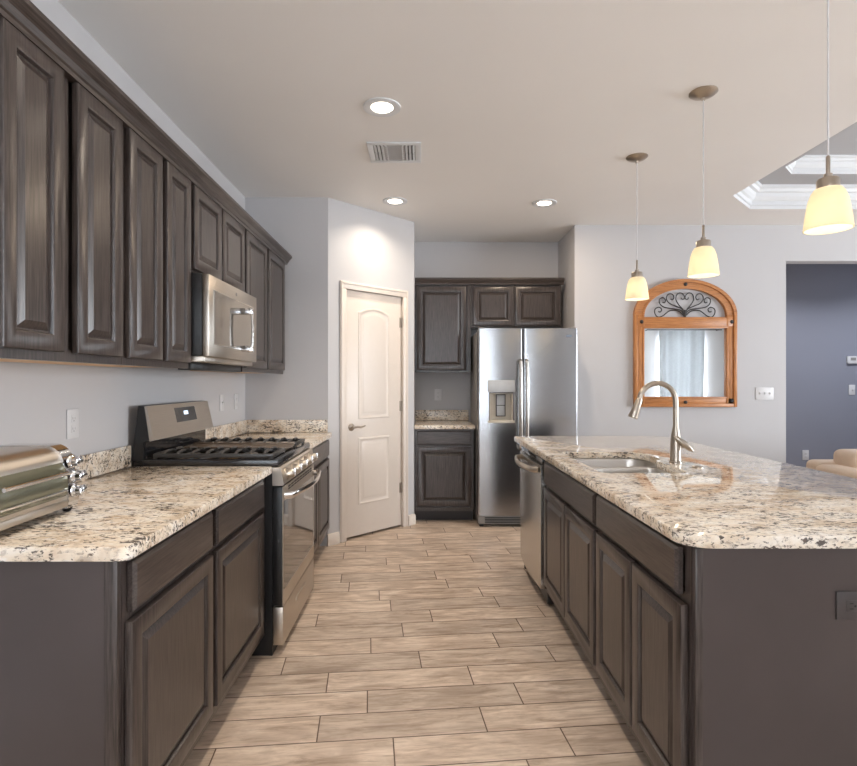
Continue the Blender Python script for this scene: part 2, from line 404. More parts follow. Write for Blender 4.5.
# pantry door
door = struct(box(DA0+0.007, DA1-0.007, -0.052, -0.014, 0.020, DH-0.007, bev=0.002, fr=FD).obj('door_1', WHITE))
def panel_shape(a0, a1, z0, z1, rise, ins):
    a0 += ins; a1 -= ins; z0 += ins; z1 -= ins
    pts = [(a0, z0), (a1, z0)]; n = 14
    for i in range(n+1):
        u = i/n; a = a1 + (a0-a1)*u; pts.append((a, z1 + rise*(1-(2*u-1)**2)))
    return pts
for (z0, z1, rise) in ((0.965, 1.842, 0.045), (0.265, 0.815, 0.0)):
    L = [(0.0, -0.0142), (0.005, -0.009), (0.014, -0.008), (0.022, -0.0125), (0.030, -0.0135), (0.040, -0.0135), (0.056, -0.0075), (0.060, -0.007)]
    MB().loops([[FD(a, n, z) for a, z in panel_shape(0.305, 0.648, z0, z1, rise, i)] for i, n in L], False, True).obj('raised_panel', WHITE, door, smooth=25)
p = FD(0.236, -0.014, 0.905); nd = FD.n; ad = FD.a
lev = MB(); lev.lathe([(0.030, 0), (0.030, 0.006), (0.022, 0.012), (0.012, 0.014), (0.011, 0.042), (0.009, 0.046)], p, nd, 24, True, True)
lev.tube([p+nd*0.040, p+nd*0.042+ad*0.03+Vector((0, 0, .004)), p+nd*0.042+ad*0.065-Vector((0, 0, .003)), p+nd*0.042+ad*0.095+Vector((0, 0, .004)), p+nd*0.042+ad*0.112+Vector((0, 0, .010))], [0.010, 0.009, 0.008, 0.007, 0.005], 10)
lev.obj('door_lever', NICKEL, door)
for z in (0.345, 1.06, 1.79):
    hb = MB(); hb.cyl(FD(DA1-0.006, -0.006, z-0.045), 0.007, 0.09, n=12); hb.box(DA1-0.030, DA1-0.006, -0.0145, -0.0125, z-0.044, z+0.044, fr=FD); hb.obj('hinge', NICKEL, door)

# ------------------------------------------------------------------ cabinetry
def ring(fr, a0, a1, z0, z1, ins, n):
    return [fr(a0+ins, n, z0+ins), fr(a1-ins, n, z0+ins), fr(a1-ins, n, z1-ins), fr(a0+ins, n, z1-ins)]
def cab_door(parent, fr, a0, a1, z0, z1, n0, label=None):
    t = 0.021; st = min(0.050, (a1-a0)*0.20)
    d = MB().loops([ring(fr, a0, a1, z0, z1, i, n) for i, n in ((0.002, n0), (0, n0+0.002), (0, n0+t-0.005), (0.0015, n0+t-0.0015), (0.005, n0+t), (st-0.004, n0+t), (st, n0+t-0.002), (st+0.003, n0+t-0.008), (st+0.004, n0+t-0.012))], True, False)
    d = d.obj('door', WV, parent, smooth=30)
    MB().loops([ring(fr, a0, a1, z0, z1, i, n) for i, n in ((st+0.0035, n0+t-0.012), (st+0.009, n0+t-0.0125), (st+0.011, n0+t-0.011), (st+0.027, n0+t-0.0035), (st+0.030, n0+t-0.002))], False, True).obj('raised_panel', WV, d, smooth=12)
    return d
def drawer_front(parent, fr, a0, a1, z0, z1, n0, mat):
    t = 0.021
    return MB().loops([ring(fr, a0, a1, z0, z1, i, n) for i, n in ((0.002, n0), (0, n0+0.002), (0, n0+t-0.007), (0.004, n0+t-0.004), (0.009, n0+t), (0.012, n0+t))], True, True).obj('drawer', mat, parent, smooth=20)
def face_frame(parent, fr, a0, a1, z0, z1, n, mids=(), hmids=(), w=0.034):
    mb = MB(); t = 0.019
    mb.box(a0, a0+w, n-t, n, z0, z1, fr=fr); mb.box(a1-w, a1, n-t, n, z0, z1, fr=fr)
    mb.box(a0+w, a1-w, n-t, n, z0, z0+w, fr=fr); mb.box(a0+w, a1-w, n-t, n, z1-w, z1, fr=fr)
    for m in mids: mb.box(m-w/2, m+w/2, n-t, n, z0+w, z1-w, fr=fr)
    for h in hmids: mb.box(a0+w, a1-w, n-t, n, h-w/2, h+w/2, fr=fr)
    return mb.obj('face_frame', WV, parent)
def base_cab(label, fr, a0, a1, n, doors, drawers, group=None, back=0.0, hmat=WY, end=None, mids=(), body_top=0.843):
    c = fr((a0+a1)/2, n/2, 0)
    r = thing('base_cabinet', c, label, 'cabinet', group)
    box(a0, a1, back+0.004, n-0.019, 0.10, body_top, fr=fr).obj('body', PANEL, r)
    face_frame(r, fr, a0, a1, 0.10, 0.843, n, mids, (0.694,))
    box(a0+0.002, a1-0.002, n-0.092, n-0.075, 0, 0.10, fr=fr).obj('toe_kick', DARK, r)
    for d0, d1 in drawers: drawer_front(r, fr, d0, d1, 0.703, 0.828, n+0.001, hmat)
    for d0, d1 in doors: cab_door(r, fr, d0, d1, 0.148, 0.684, n+0.001)
    if end is not None:
        e0, e1 = end; box(e0, e1, back+0.004, n-0.032, 0.0, 0.843, fr=fr).obj('end_panel', PANEL, r); box(e0-0.004, e1, n-0.032, n, 0.0, 0.843, bev=0.002, fr=fr).obj('corner_stile', WV, r)
    return r
# left run
NL = 0.637
base_cab('dark brown base cabinet at the open near end of the range-side counter, end panel showing', FL, 1.333, 1.886, NL, [(1.344, 1.870)], [(1.356, 1.870)], end=(1.318, 1.333))
base_cab('dark brown base cabinet with one drawer right before the stove', FL, 1.888, 2.552, NL, [(1.906, 2.470)], [(1.906, 2.470)])
base_cab('dark brown base cabinet past the stove, beside the pantry corner wall', FL, 3.305, 4.262, NL, [(3.335, 3.765), (3.775, 4.235)], [(3.335, 4.235)])
# back niche
base_cab('dark base cabinet with one drawer beside the refrigerator', FB, -0.058, 0.478, 0.635, [(-0.035, 0.455)], [(-0.035, 0.455)], hmat=WX)
# island
FI = Fr((1.40, 0), (0, 1), (-1, 0)); NI = 0.697
base_cab('island base cabinet with two doors and one wide drawer at the near corner', FI, 1.432, 2.165, NI, [(1.445, 1.784), (1.797, 2.150)], [(1.472, 2.150)], mids=(1.79,))
base_cab('island base cabinet with two doors under the sink, next to the dishwasher', FI, 2.167, 3.085, NI, [(2.180, 2.615), (2.625, 3.060)], [(2.180, 3.060)], mids=(2.62,), body_top=0.60)
ip = thing('island_end_panel', (1.07, 1.42, 0), 'plain dark brown panel closing the near end of the island', 'panel')
box(0.705, 1.42, 1.416, 1.431, 0.0, 0.843).obj('board', PANEL, ip); box(0.703, 0.722, 1.411, 1.417, 0.0, 0.843, bev=0.002).obj('corner_stile', WV, ip)
tag(box(1.402, 1.42, 1.432, 3.80, 0.0, 0.843).obj('island_back_panel', PANEL), 'dark back board of the island below the seating overhang', 'panel')
tag(box(0.705, 1.402, 3.745, 3.765, 0.0, 0.843).obj('island_far_panel', PANEL), 'dark end board of the island beyond the dishwasher', 'panel')

# upper cabinets, left wall
NU = 0.312
def upper_cab(label, fr, a0, a1, z0, z1, n, doors, under=None, dz=(0.026, 0.045), mids=(), group=None):
    r = thing('wall_cabinet', fr((a0+a1)/2, n/2, z0), label, 'cabinet', group)
    box(a0, a1, 0.004, n-0.019, z0+0.012, z1, fr=fr).obj('body', PANEL, r)
    if under: box(a0+0.002, a1-0.002, 0.006, n-0.02, z0+0.006, z0+0.012, fr=fr).obj('underside', under, r)
    face_frame(r, fr, a0, a1, z0, z1, n, mids)
    for d0, d1 in doors: cab_door(r, fr, d0, d1, z0+dz[0], z1-dz[1], n+0.001)
    return r
ZT = 2.215
upper_cab('tall dark wall cabinet nearest the camera above the toaster oven', FL, 1.325, 1.930, 1.330, ZT, NU, [(1.357, 1.592), (1.654, 1.904)], MAPLE, mids=(1.623,))
upper_cab('tall dark two-door wall cabinet just before the microwave', FL, 1.932, 2.487, 1.330, ZT, NU, [(1.950, 2.199), (2.237, 2.470)], MAPLE, mids=(2.218,))
upper_cab('short dark two-door wall cabinet above the microwave', FL, 2.489, 3.236, 1.776, ZT, NU, [(2.509, 2.850), (2.866, 3.222)], mids=(2.858,), dz=(0.010, 0.045))
upper_cab('tall dark two-door wall cabinet past the microwave at the corner', FL, 3.238, 4.200, 1.330, ZT, NU, [(3.256, 3.690), (3.728, 4.165)], MAPLE, mids=(3.708,))
def crown(label, fr, a0, a1, n, z, ret0=True):
    k = thing('crown_molding', fr((a0+a1)/2, n, z), label, 'molding')
    pr = [(0.0, 0.0), (0.024, 0.0), (0.026, 0.012), (0.032, 0.016), (0.040, 0.032), (0.056, 0.046), (0.060, 0.052), (0.060, 0.066), (0.0, 0.066)]
    MB().prism([(n-0.001+p, z-0.045+q) for p, q in pr], a0, a1+0.03, fr).obj('front_run', WY if fr is FL else WX, k, smooth=20)
crown('dark crown molding along the top of the range-side wall cabinets', FL, 1.325, 4.201, NU+0.001, ZT)
# upper cabinets, back niche
upper_cab('tall dark wall cabinet with one door beside the refrigerator', FB, -0.058, 0.478, 1.362, 2.235, 0.32, [(-0.040, 0.432)], dz=(0.02, 0.05))
upper_cab('short dark two-door wall cabinet above the refrigerator', FB, 0.480, 1.352, 1.795, 2.235, 0.32, [(0.500, 0.885), (0.905, 1.335)], mids=(0.895,), dz=(0.018, 0.05))
k = thing('crown_molding', (0.65, 5.3, 2.2), 'dark crown molding on the wall cabinets around the refrigerator', 'molding')
MB().prism([(0.321+p, 2.205+q) for p, q in ((0, 0), (0.02, 0), (0.024, 0.014), (0.036, 0.03), (0.05, 0.045), (0.05, 0.062), (0, 0.062))], -0.058, 1.372, FB).obj('front_run', WX, k, smooth=20)

# ------------------------------------------------------------------ worktops
def rrect(x0, y0, x1, y1, r, d=0, n=10):          # r: radii for (x0,y0),(x1,y0),(x1,y1),(x0,y1); d: inset
    out = []
    for (cx, cy, sx, sy, rr, a0) in ((x0, y0, 1, 1, r[0], PI), (x1, y0, -1, 1, r[1], 1.5*PI), (x1, y1, -1, -1, r[2], 0), (x0, y1, 1, -1, r[3], 0.5*PI)):
        rr = max(rr, 0.004); ccx, ccy = cx+sx*rr, cy+sy*rr; q = max(rr-d, 0.0005)
        for i in range(n+1):
            a = a0 + 0.5*PI*i/n; out.append((ccx+q*math.cos(a), ccy+q*math.sin(a)))
    return out
def slab(outer, z0, z1, hole=None, e=0.005):
    # outer(d) -> polygon inset by d; hole(d) -> polygon grown by d
    mb = MB()
    P = lambda pts, z: [Vector((x, y, z)) for x, y in pts]
    lv = [(e, z0), (e*0.3, z0+e*0.3), (0, z0+e), (0, z1-e), (e*0.3, z1-e*0.3), (e, z1)]
    if hole is None: return mb.loops([P(outer(d), z) for d, z in lv])
    mb.loops([P(outer(d), z) for d, z in lv], False, False)
    mb.loops([P(hole(d*0.5), z) for d, z in lv], False, False)
    for z in (z0, z1):
        t = bmesh.new()
        ls = [[t.verts.new(p) for p in P(q, z)] for q in (outer(e), hole(e*0.5))]
        eds = [t.edges.new((l[i], l[(i+1) % len(l)])) for l in ls for i in range(len(l))]
        bmesh.ops.triangle_fill(t, use_beauty=True, edges=eds)
        for f in t.faces:
            f.normal_update()
            if (f.normal.z > 0) != (z == z1): f.normal_flip()
        mb.merge(t, False)
    bmesh.ops.remove_doubles(mb.bm, verts=mb.bm.verts, dist=0.00005)
    return mb
Z0, Z1 = 0.845, 0.880
k = thing('countertop', (-1.02, 1.93, Z0), 'speckled granite countertop before the stove, holding the toaster oven', 'countertop')
slab(lambda d: rrect(-1.360+d, 1.298+d, -0.690-d, 2.552-d, (0.004, 0.028, 0.004, 0.004)), Z0, Z1).obj('slab', GRAN, k)
box(-1.361, -1.341, 1.30, 2.552, Z1+0.0005, 0.978, bev=0.003).obj('backsplash', GRAN, k)
k = thing('countertop', (-1.02, 3.78, Z0), 'speckled granite countertop between the stove and the pantry corner', 'countertop')
slab(lambda d: rrect(-1.360+d, 3.300+d, -0.690-d, 4.268-d, (0.004,)*4), Z0, Z1).obj('slab', GRAN, k)
box(-1.361, -1.341, 3.300, 4.246, Z1+0.0005, 0.978, bev=0.003).obj('backsplash', GRAN, k)
box(-1.361, -0.722, 4.248, 4.268, Z1+0.0005, 0.978, bev=0.003).obj('backsplash', GRAN, k)
k = thing('countertop', (0.2, 5.3, Z0), 'short granite countertop beside the refrigerator', 'countertop')
slab(lambda d: rrect(-0.060+d, 4.955+d, 0.486-d, 5.628-d, (0.004,)*4), Z0, Z1).obj('slab', GRAN, k)
box(-0.058, 0.484, 5.608, 5.628, Z1+0.0005, 0.985, bev=0.003).obj('backsplash', GRAN, k)

def sink_hole(d):
    # D-shaped cut-out: small near bowl, deeper far bowl, curved step on the tap side
    x0, y0, y1 = 0.780, 2.36, 3.065
    pts = []
    def arc(cx, cy, r, a0, a1, n=8):
        for i in range(n+1):
            a = a0+(a1-a0)*i/n; pts.append((cx+r*math.cos(a), cy+r*math.sin(a)))
    arc(x0+0.04, y0+0.04, 0.04+d, PI, 1.5*PI)
    arc(1.155-0.05, y0+0.05, 0.05+d, 1.5*PI, 2*PI)
    pts.extend([(1.158+d, 2.70), (1.166+d, 2.735), (1.184+d, 2.755), (1.205+d, 2.775), (1.213+d, 2.81)])
    arc(1.215-0.09, y1-0.09, 0.09+d, 0, 0.5*PI)
    arc(x0+0.035, y1-0.035, 0.035+d, 0.5*PI, PI)
    return pts
isl = thing('island_countertop', (1.2, 2.6, Z0), 'large speckled granite island top with a sink cut into it', 'countertop')
slab(lambda d: rrect(0.669+d, 1.398+d, 1.760-d, 3.985-d, (0.075, 0.075, 0.16, 0.03), 0), Z0, Z1, sink_hole, 0.006).obj('slab', GRAN, isl)

# sink
sk = thing('sink', (1.0, 2.7, 0.64), 'stainless double-bowl sink set under the island granite', 'sink')
def bowl(x0, y0, x1, y1, r, zb):
    prof = [(-0.012, 0.842), (0.0, 0.842), (0.003, 0.835), (0.010, zb+0.03), (0.016, zb+0.012), (0.03, zb+0.003), (0.06, zb)]
    L = [[Vector((x, y, z)) for x, y in rrect(x0+d, y0+d, x1-d, y1-d, [max(q-d, 0.01) for q in r])] for d, z in prof]
    return MB().loops(L, False, True)
bowl(0.776, 2.353, 1.170, 2.752, (0.05,)*4, 0.66).obj('near_bowl', SINKM, sk)
bowl(0.776, 2.786, 1.222, 3.072, (0.05, 0.05, 0.09, 0.035), 0.64).obj('far_bowl', SINKM, sk)
box(0.785, 1.205, 2.746, 2.792, 0.79, 0.838, bev=0.009).obj('divider', SINKM, sk)
for cx, cy, z in ((0.97, 2.55, 0.660), (1.0, 2.91, 0.640)):
    MB().lathe([(0.045, 0.001), (0.043, 0.004), (0.032, 0.001)], (cx, cy, z), cap1=True).obj('drain', CHROME, sk)

# faucet
fx, fy = 1.235, 2.672
fc = thing('faucet', (fx, fy, Z1), 'tall brushed nickel pull-down faucet behind the sink', 'faucet')
MB().lathe([(0.030, 0), (0.030, 0.004), (0.026, 0.008), (0.0245, 0.05), (0.0235, 0.10), (0.0205, 0.135), (0.0150, 0.165), (0.0145, 0.17)], (fx, fy, Z1), cap0=True, cap1=True).obj('body', NICKEL, fc)
R_, zc = 0.088, 1.176
pts = [(fx, fy, Z1+0.155), (fx, fy, 1.10)] + [(fx-R_+R_*math.cos(a), fy, zc+R_*math.sin(a)) for a in [PI*i/16*0.97 for i in range(17)]]
MB().tube(pts, 0.0128, 16).obj('spout_neck', NICKEL, fc)
e = Vector(pts[-1]); d = (Vector(pts[-1])-Vector(pts[-2])).normalized(); d = (d + Vector((-0.18, 0, 0))).normalized()
MB().lathe([(0.0135, -0.004), (0.0145, 0.0), (0.0155, 0.004), (0.0175, 0.035), (0.0235, 0.088), (0.0225, 0.094), (0.014, 0.095)], e, d, 24, True, True).obj('spray_head', NICKEL, fc)
lv = MB(); lv.cyl((fx+0.018, fy, Z1+0.085), 0.015, 0.022, (1, 0, 0), 20, 0.003)
lv.tube([(fx-0.020, fy-0.022, Z1+0.128), (fx-0.005, fy-0.026, Z1+0.118), (fx+0.025, fy-0.032, Z1+0.094), (fx+0.052, fy-0.036, Z1+0.070), (fx+0.064, fy-0.037, Z1+0.060)], [(0.004, 0.010), (0.012, 0.014), (0.017, 0.015), (0.012, 0.013), (0.005, 0.008)], 14, (0, 0, 1))
lv.obj('handle', NICKEL, fc)
tag(MB().lathe([(0.024, 0.0), (0.024, 0.003), (0.020, 0.006), (0.006, 0.007)], (1.262, 2.515, Z1), cap0=True, cap1=True).obj('sink_hole_cover', NICKEL), 'small round nickel cover plate on the granite beside the faucet', 'cover plate')

# ------------------------------------------------------------------ dishwasher
dw = thing('dishwasher', (1.03, 3.42, 0), 'stainless dishwasher at the far end of the island', 'dishwasher')
box(0.712, 1.39, 3.100, 3.735, 0.02, 0.838).obj('tub', BLACKP, dw)
n = 12
pts = [(0.712, 3.735), (0.712, 3.102)] + [(0.674-0.016*math.sin(PI*i/n), 3.102+0.633*i/n) for i in range(n+1)]
MB().prism(pts, 0.105, 0.800, W0, 'an').obj('door', STEELZ, dw)
box(0.682, 0.712, 3.102, 3.735, 0.803, 0.836, bev=0.004).obj('control_strip', BLKGL, dw)
box(0.765, 0.78, 3.102, 3.735, 0.0, 0.10).obj('toe_kick', BLACKP, dw)
hb = MB(); hp = [(0.668, 3.135, 0.770), (0.640, 3.150, 0.770)] + [(0.632-0.030*math.sin(PI*i/10), 3.160+0.50*i/10, 0.770) for i in range(11)] + [(0.640, 3.672, 0.770), (0.668, 3.690, 0.770)]
hb.tube(hp, (0.0095, 0.016), 12, (1, 0, 0)); hb.obj('handle', STEELY, dw)

# ------------------------------------------------------------------ refrigerator
rf = thing('refrigerator', (0.93, 5.2, 0), 'stainless side-by-side refrigerator standing in the niche', 'refrigerator')
FX0, FX1, FY = 0.4965, 1.368, 4.805
box(0.502, 1.362, 4.880, 5.60, 0.028, 1.722, bev=0.006).obj('body', GREYM, rf)
def fr_front(a, b, x): u = (x-a)/(b-a); return FY - 0.011*(1-(2*u-1)**2) - 0.0
def door_poly(a, b, x0, x1, y1=4.872, n=14, yf=None):
    r = 0.010; out = [(x1, y1), (x0, y1)]
    for i in range(n+1):
        x = x0+(x1-x0)*i/n; y = fr_front(a, b, x)
        de = min(x-a, b-x)
        if de < r: y += r - math.sqrt(max(0, r*r-(r-de)**2))
        out.append((x, y))
    return out
def fine_door_poly(a, b, x0, x1, y1=4.872):
    r = 0.012; xs = set([x0, x1]); 
    for i in range(17): xs.add(x0+(x1-x0)*i/16)
    for k in range(1, 5):
        for x in (a+r*(1-math.cos(PI/2*k/4)), b-r*(1-math.cos(PI/2*k/4))):
            if x0 < x < x1: xs.add(x)
    out = [(x1, y1), (x0, y1)]
    for x in sorted(xs):
        y = fr_front(a, b, x); de = min(x-a, b-x)
        if de < r: y += r - math.sqrt(max(0, r*r-(r-de)**2))
        out.append((x, y))
    return out
ZD0, ZD1 = 0.105, 1.737
dl0, dl1, dr0, dr1 = FX0, 0.884, 0.893, FX1
px0, px1, pz0, pz1 = 0.592, 0.802, 0.930, 1.180      # dispenser opening
ld = MB()
ld.prism(fine_door_poly(dl0, dl1, dl0, dl1), ZD0, pz0, W0, 'an'); ld.prism(fine_door_poly(dl0, dl1, dl0, dl1), pz1, ZD1, W0, 'an')
ld.prism(fine_door_poly(dl0, dl1, dl0, px0), pz0, pz1, W0, 'an'); ld.prism(fine_door_poly(dl0, dl1, px1, dl1), pz0, pz1, W0, 'an')
ld = ld.obj('freezer_door', FRIDGE, rf, smooth=25)
rd = MB().prism(fine_door_poly(dr0, dr1, dr0, dr1), ZD0, ZD1, W0, 'an').obj('fridge_door', FRIDGE, rf, smooth=25)
ds = box(px0-0.003, px1+0.003, 4.855, 4.872, pz0-0.003, pz1+0.003)
ds.box(px0, px0+0.014, 4.782, 4.855, pz0, pz1); ds.box(px1-0.014, px1, 4.782, 4.855, pz0, pz1); ds.box(px0, px1, 4.782, 4.855, pz1-0.012, pz1)
ds = ds.obj('dispenser_niche', CREAM, ld)
box(px0-0.012, px1+0.012, 4.778, 4.79, pz1+0.002, pz1+0.105, bev=0.003).obj('dispenser_panel', PADG, ld)
box(px0-0.010, px1+0.010, 4.772, 4.855, pz0-0.016, pz0+0.006, bev=0.003).obj('drip_tray', CREAM, ld)
pd = box(0.665, 0.735, 4.838, 4.852, 0.975, 1.155, bev=0.004); pd.obj('paddle', PADG, ld)
mb = MB()
for (a0, a1, z0, z1) in ((0.658, 0.665, 0.968, 1.162), (0.735, 0.742, 0.968, 1.162), (0.658, 0.742, 1.155, 1.162), (0.658, 0.742, 0.968, 0.975), (0.665, 0.735, 1.062, 1.068)): mb.box(a0, a1, 4.834, 4.854, z0, z1)
mb.obj('paddle_frame', BROWNP, ld)
mb = MB(); mb.box(px0-0.001, px0+0.004, 4.779, 4.785, pz0+0.005, pz1); mb.box(px1-0.004, px1+0.001, 4.779, 4.785, pz0+0.005, pz1); mb.box(px0, px1, 4.779, 4.785, pz1-0.008, pz1)
mb.obj('niche_border', BROWNP, ld)
for par, x in ((ld, 0.862), (rd, 0.916)):
    hp = [(x, 4.800, 1.462), (x, 4.770, 1.458)] + [(x, 4.752-0.022*math.sin(PI*i/14), 1.445-0.74*i/14) for i in range(15)] + [(x, 4.770, 0.69), (x, 4.800, 0.686)]
    MB().tube(hp, (0.011, 0.015), 12, (0, 1, 0)).obj('handle', STEELZ, par)
MB().lathe([(0.012, 0), (0.012, 0.003), (0.010, 0.004)], (1.285, 4.8005, 1.672), (0, -1, 0), 20, True, True).obj('badge', BADGE, rd)
box(1.262, 1.314, 4.796, 4.7985, 1.664, 1.680, bev=0.001).obj('badge', BADGE, rd)
gr = box(0.505, 1.360, 4.835, 4.855, 0.022, 0.098, bev=0.004)
gr = gr.obj('base_grille', GREYM, rf)
mb = MB()
for i in range(4): mb.box(0.56, 1.33, 4.831, 4.836, 0.034+i*0.014, 0.041+i*0.014)
mb.obj('slots', SLOT, gr)
for x in (0.535, 1.33): MB().cyl((x, 4.87, 0.0), 0.02, 0.03).obj('foot', BLACKP, rf)
for x in (0.535, 1.33): MB().cyl((x, 5.54, 0.0), 0.02, 0.03).obj('foot', BLACKP, rf)
for x in (0.53, 1.335): box(x-0.022, x+0.022, 4.82, 4.92, 1.737, 1.750, bev=0.004).obj('hinge_cover', GREYM, rf)

# ------------------------------------------------------------------ gas range
RY0, RY1 = 2.556, 3.295
rg = thing('gas_range', (-1.02, 2.92, 0), 'stainless and black gas stove standing between two countertops', 'stove')
box(-1.342, -0.690, RY0, RY1, 0.0, 0.874).obj('body', BLACKP, rg)
box(-1.340, -0.664, RY0, RY1, 0.875, 0.910, bev=0.007).obj('cooktop', BLKGL, rg)
cp = MB().prism([(-0.690, 0.8735), (-0.660, 0.8735), (-0.650, 0.866), (-0.636, 0.795), (-0.642, 0.788), (-0.690, 0.788)], RY0, RY1, Fr((0, 0), (0, 1), (1, 0)))
cp = cp.obj('control_panel', STEELY, rg, smooth=20)
kn = Vector((0.98, 0, 0.19)).normalized()
for i in range(5):
    y = RY0 + 0.09 + i*0.14
    kb = MB().lathe([(0.029, 0), (0.029, 0.006), (0.023, 0.009), (0.021, 0.032), (0.018, 0.036)], (-0.643, y, 0.830), kn, 22, True, True).obj('knob', STEELY, rg)
    gb = MB(); gb.box(-0.612, -0.600, y-0.005, y+0.005, 0.818, 0.858, bev=0.002); gb.obj('grip', CHROME, kb)
od = box(-0.690, -0.645, RY0+0.004, RY1-0.004, 0.229, 0.782, bev=0.004).obj('oven_door', BLACKP, rg)
mb = MB(); F2 = Fr((0, 0), (0, 1), (1, 0))
for (y0, y1, z0, z1) in ((RY0+0.004, RY0+0.014, 0.229, 0.782), (RY1-0.014, RY1-0.004, 0.229, 0.782), (RY0+0.014, RY1-0.014, 0.229, 0.300), (RY0+0.014, RY1-0.014, 0.715, 0.782)): mb.box(-0.645, -0.640, y0, y1, z0, z1)
mb.obj('door_trim', STEELY, od)
box(-0.6445, -0.6415, RY0+0.014, RY1-0.014, 0.300, 0.715).obj('door_window', OVGL, od)
mb = MB()
for r_ in range(2):
    for i in range(9):
        y = RY0+0.10+i*0.064; mb.box(-0.6405, -0.6385, y, y+0.044, 0.752+r_*0.013, 0.758+r_*0.013)
mb.obj('vent_slots', SLOT, od)
hp = [(-0.645, RY0+0.035, 0.735), (-0.605, RY0+0.045, 0.738)] + [(-0.600+0.035*math.sin(PI*i/12), RY0+0.055+0.63*i/12, 0.739) for i in range(13)] + [(-0.605, RY1-0.045, 0.738), (-0.645, RY1-0.035, 0.735)]
MB().tube(hp, (0.010, 0.017), 12, (1, 0, 0)).obj('handle', CHROME, od)
dr = box(-0.690, -0.640, RY0+0.004, RY1-0.004, 0.045, 0.222, bev=0.005).obj('warming_drawer', STEELY, rg)
box(-0.640, -0.634, RY0+0.26, RY1-0.26, 0.150, 0.172, bev=0.002).obj('drawer_pull', STEELY, dr)
# cooktop grates and burners
for gi, (y0, y1) in enumerate(((RY0+0.02, RY0+0.255), (RY0+0.485, RY1-0.02))):
    mb = MB(); x0, x1 = -1.255, -0.690; zt, zb = 0.942, 0.922; bw = 0.016; ym = (y0+y1)/2
    mb.box(x0, x1, y0, y0+bw, zb-0.006, zt-0.008, bev=0.004); mb.box(x0, x1, y1-bw, y1, zb-0.006, zt-0.008, bev=0.004)
    for x in (x0, x1-bw, (x0+x1)/2-bw/2): mb.box(x, x+bw, y0+bw, y1-bw, zb-0.006, zt-0.006, bev=0.004)
    for i in range(8):                                   # fingers reaching in from both long rails, rising to the middle
        cx_ = x0+0.045+i*(x1-x0-0.09)/7
        for (ya, yb) in ((y0+0.004, ym-0.022), (y1-0.004, ym+0.022)):
            mb.tube([(cx_, ya, zt-0.014), (cx_, ya+(yb-ya)*0.25, zt-0.004), (cx_, ya+(yb-ya)*0.6, zt), (cx_, yb, zt-0.001)], [0.008, 0.008, 0.007, 0.005], 8)
    for x in (x0+0.004, x1-0.016):
        for y in (y0, y1-bw): mb.box(x, x+0.012, y, y+bw, 0.9095, zb+0.002)
    mb.obj('grate', IRON, rg)
    for cxx in (-1.114, -0.831):
        MB().lathe([(0.045, 0), (0.045, 0.004), (0.034, 0.006), (0.034, 0.012), (0.030, 0.015)], (cxx, (y0+y1)/2, 0.9095), cap0=True, cap1=True).obj('burner', IRON, rg)
gd = box(-1.250, -0.695, RY0+0.265, RY0+0.475, 0.918, 0.930, bev=0.004)
for x in (-1.24, -0.715):
    for y in (RY0+0.27, RY0+0.458): gd.box(x, x+0.012, y, y+0.012, 0.9095, 0.92)
gd.box(-1.250, -0.695, RY0+0.262, RY0+0.272, 0.922, 0.938, bev=0.002); gd.box(-1.250, -0.695, RY0+0.468, RY0+0.478, 0.922, 0.938, bev=0.002)
gd.obj('griddle', simple('griddle_metal', (0.16, 0.12, 0.09), 0.38, 0.4), rg)
# backguard
bgd = MB().prism([(-1.342, 0.905), (-1.290, 0.905), (-1.290, 0.990), (-1.262, 1.000), (-1.286, 1.157), (-1.312, 1.160)], RY0, RY1, F2).obj('backguard', BLACKP, rg)
sp0, sp1 = Vector((-1.240, 0, 0.998)), Vector((-1.276, 0, 1.158))
def slanted(y0, y1, f0, f1, off, th):
    d = (sp1-sp0); nn = Vector((d.z, 0, -d.x)).normalized()
    A, B = sp0+d*f0, sp0+d*f1
    q = [A+nn*off, B+nn*off, B+nn*(off-th), A+nn*(off-th)]
    return MB().loops([[Vector((p.x, y0, p.z)) for p in q], [Vector((p.x, y1, p.z)) for p in q]])
slanted(RY0+0.004, RY1-0.002, 0, 1, 0, 0.022).obj('steel_panel', STEELY, bgd)
dsp = slanted(2.835, 3.085, 0.40, 0.86, 0.0015, 0.004).obj('display', BLKGL, bgd)
slanted(2.935, 2.985, 0.62, 0.74, 0.0022, 0.002).obj('clock_digits', DISPLAY, dsp)
box(-1.289, -1.284, RY0+0.012, RY1-0.012, 0.912, 0.990).obj('black_apron', BLKGL, bgd)

# ------------------------------------------------------------------ microwave
my0, my1, mz0, mz1 = 2.502, 3.226, 1.386, 1.766
mw = thing('microwave', (-1.15, 2.865, 1.33), 'stainless over-the-range microwave hung above the stove', 'microwave')
box(-1.356, -0.995, my0, my1, mz0+0.004, mz1, bev=0.003).obj('body', BLACKP, mw)
md = box(-0.994, -0.962, my0, my1, mz0, mz1-0.004, bev=0.005).obj('door', STEELY, mw)
wb = MB(); wy0, wy1, wz0, wz1 = my0+0.055, my1-0.085, mz0+0.062, mz1-0.075
box(-0.962, -0.9595, wy0, wy1, wz0, wz1).obj('window', MWGL, md)
mb = MB()
for (a, b_, c, d_) in ((wy0-0.006, wy1+0.006, wz1, wz1+0.006), (wy0-0.006, wy1+0.006, wz0-0.006, wz0), (wy0-0.006, wy0, wz0, wz1), (wy1, wy1+0.006, wz0, wz1)): mb.box(-0.962, -0.958, a, b_, c, d_)
mb.obj('window_border', STEELX, md)
hh = MB(); hy = 2.955
hh.tube([(-0.908+0.006*math.sin(PI*i/12), hy, 1.435+0.225*i/12) for i in range(13)], (0.007, 0.013), 12, (1, 0, 0))
hh = hh.obj('handle', STEELZ, md)
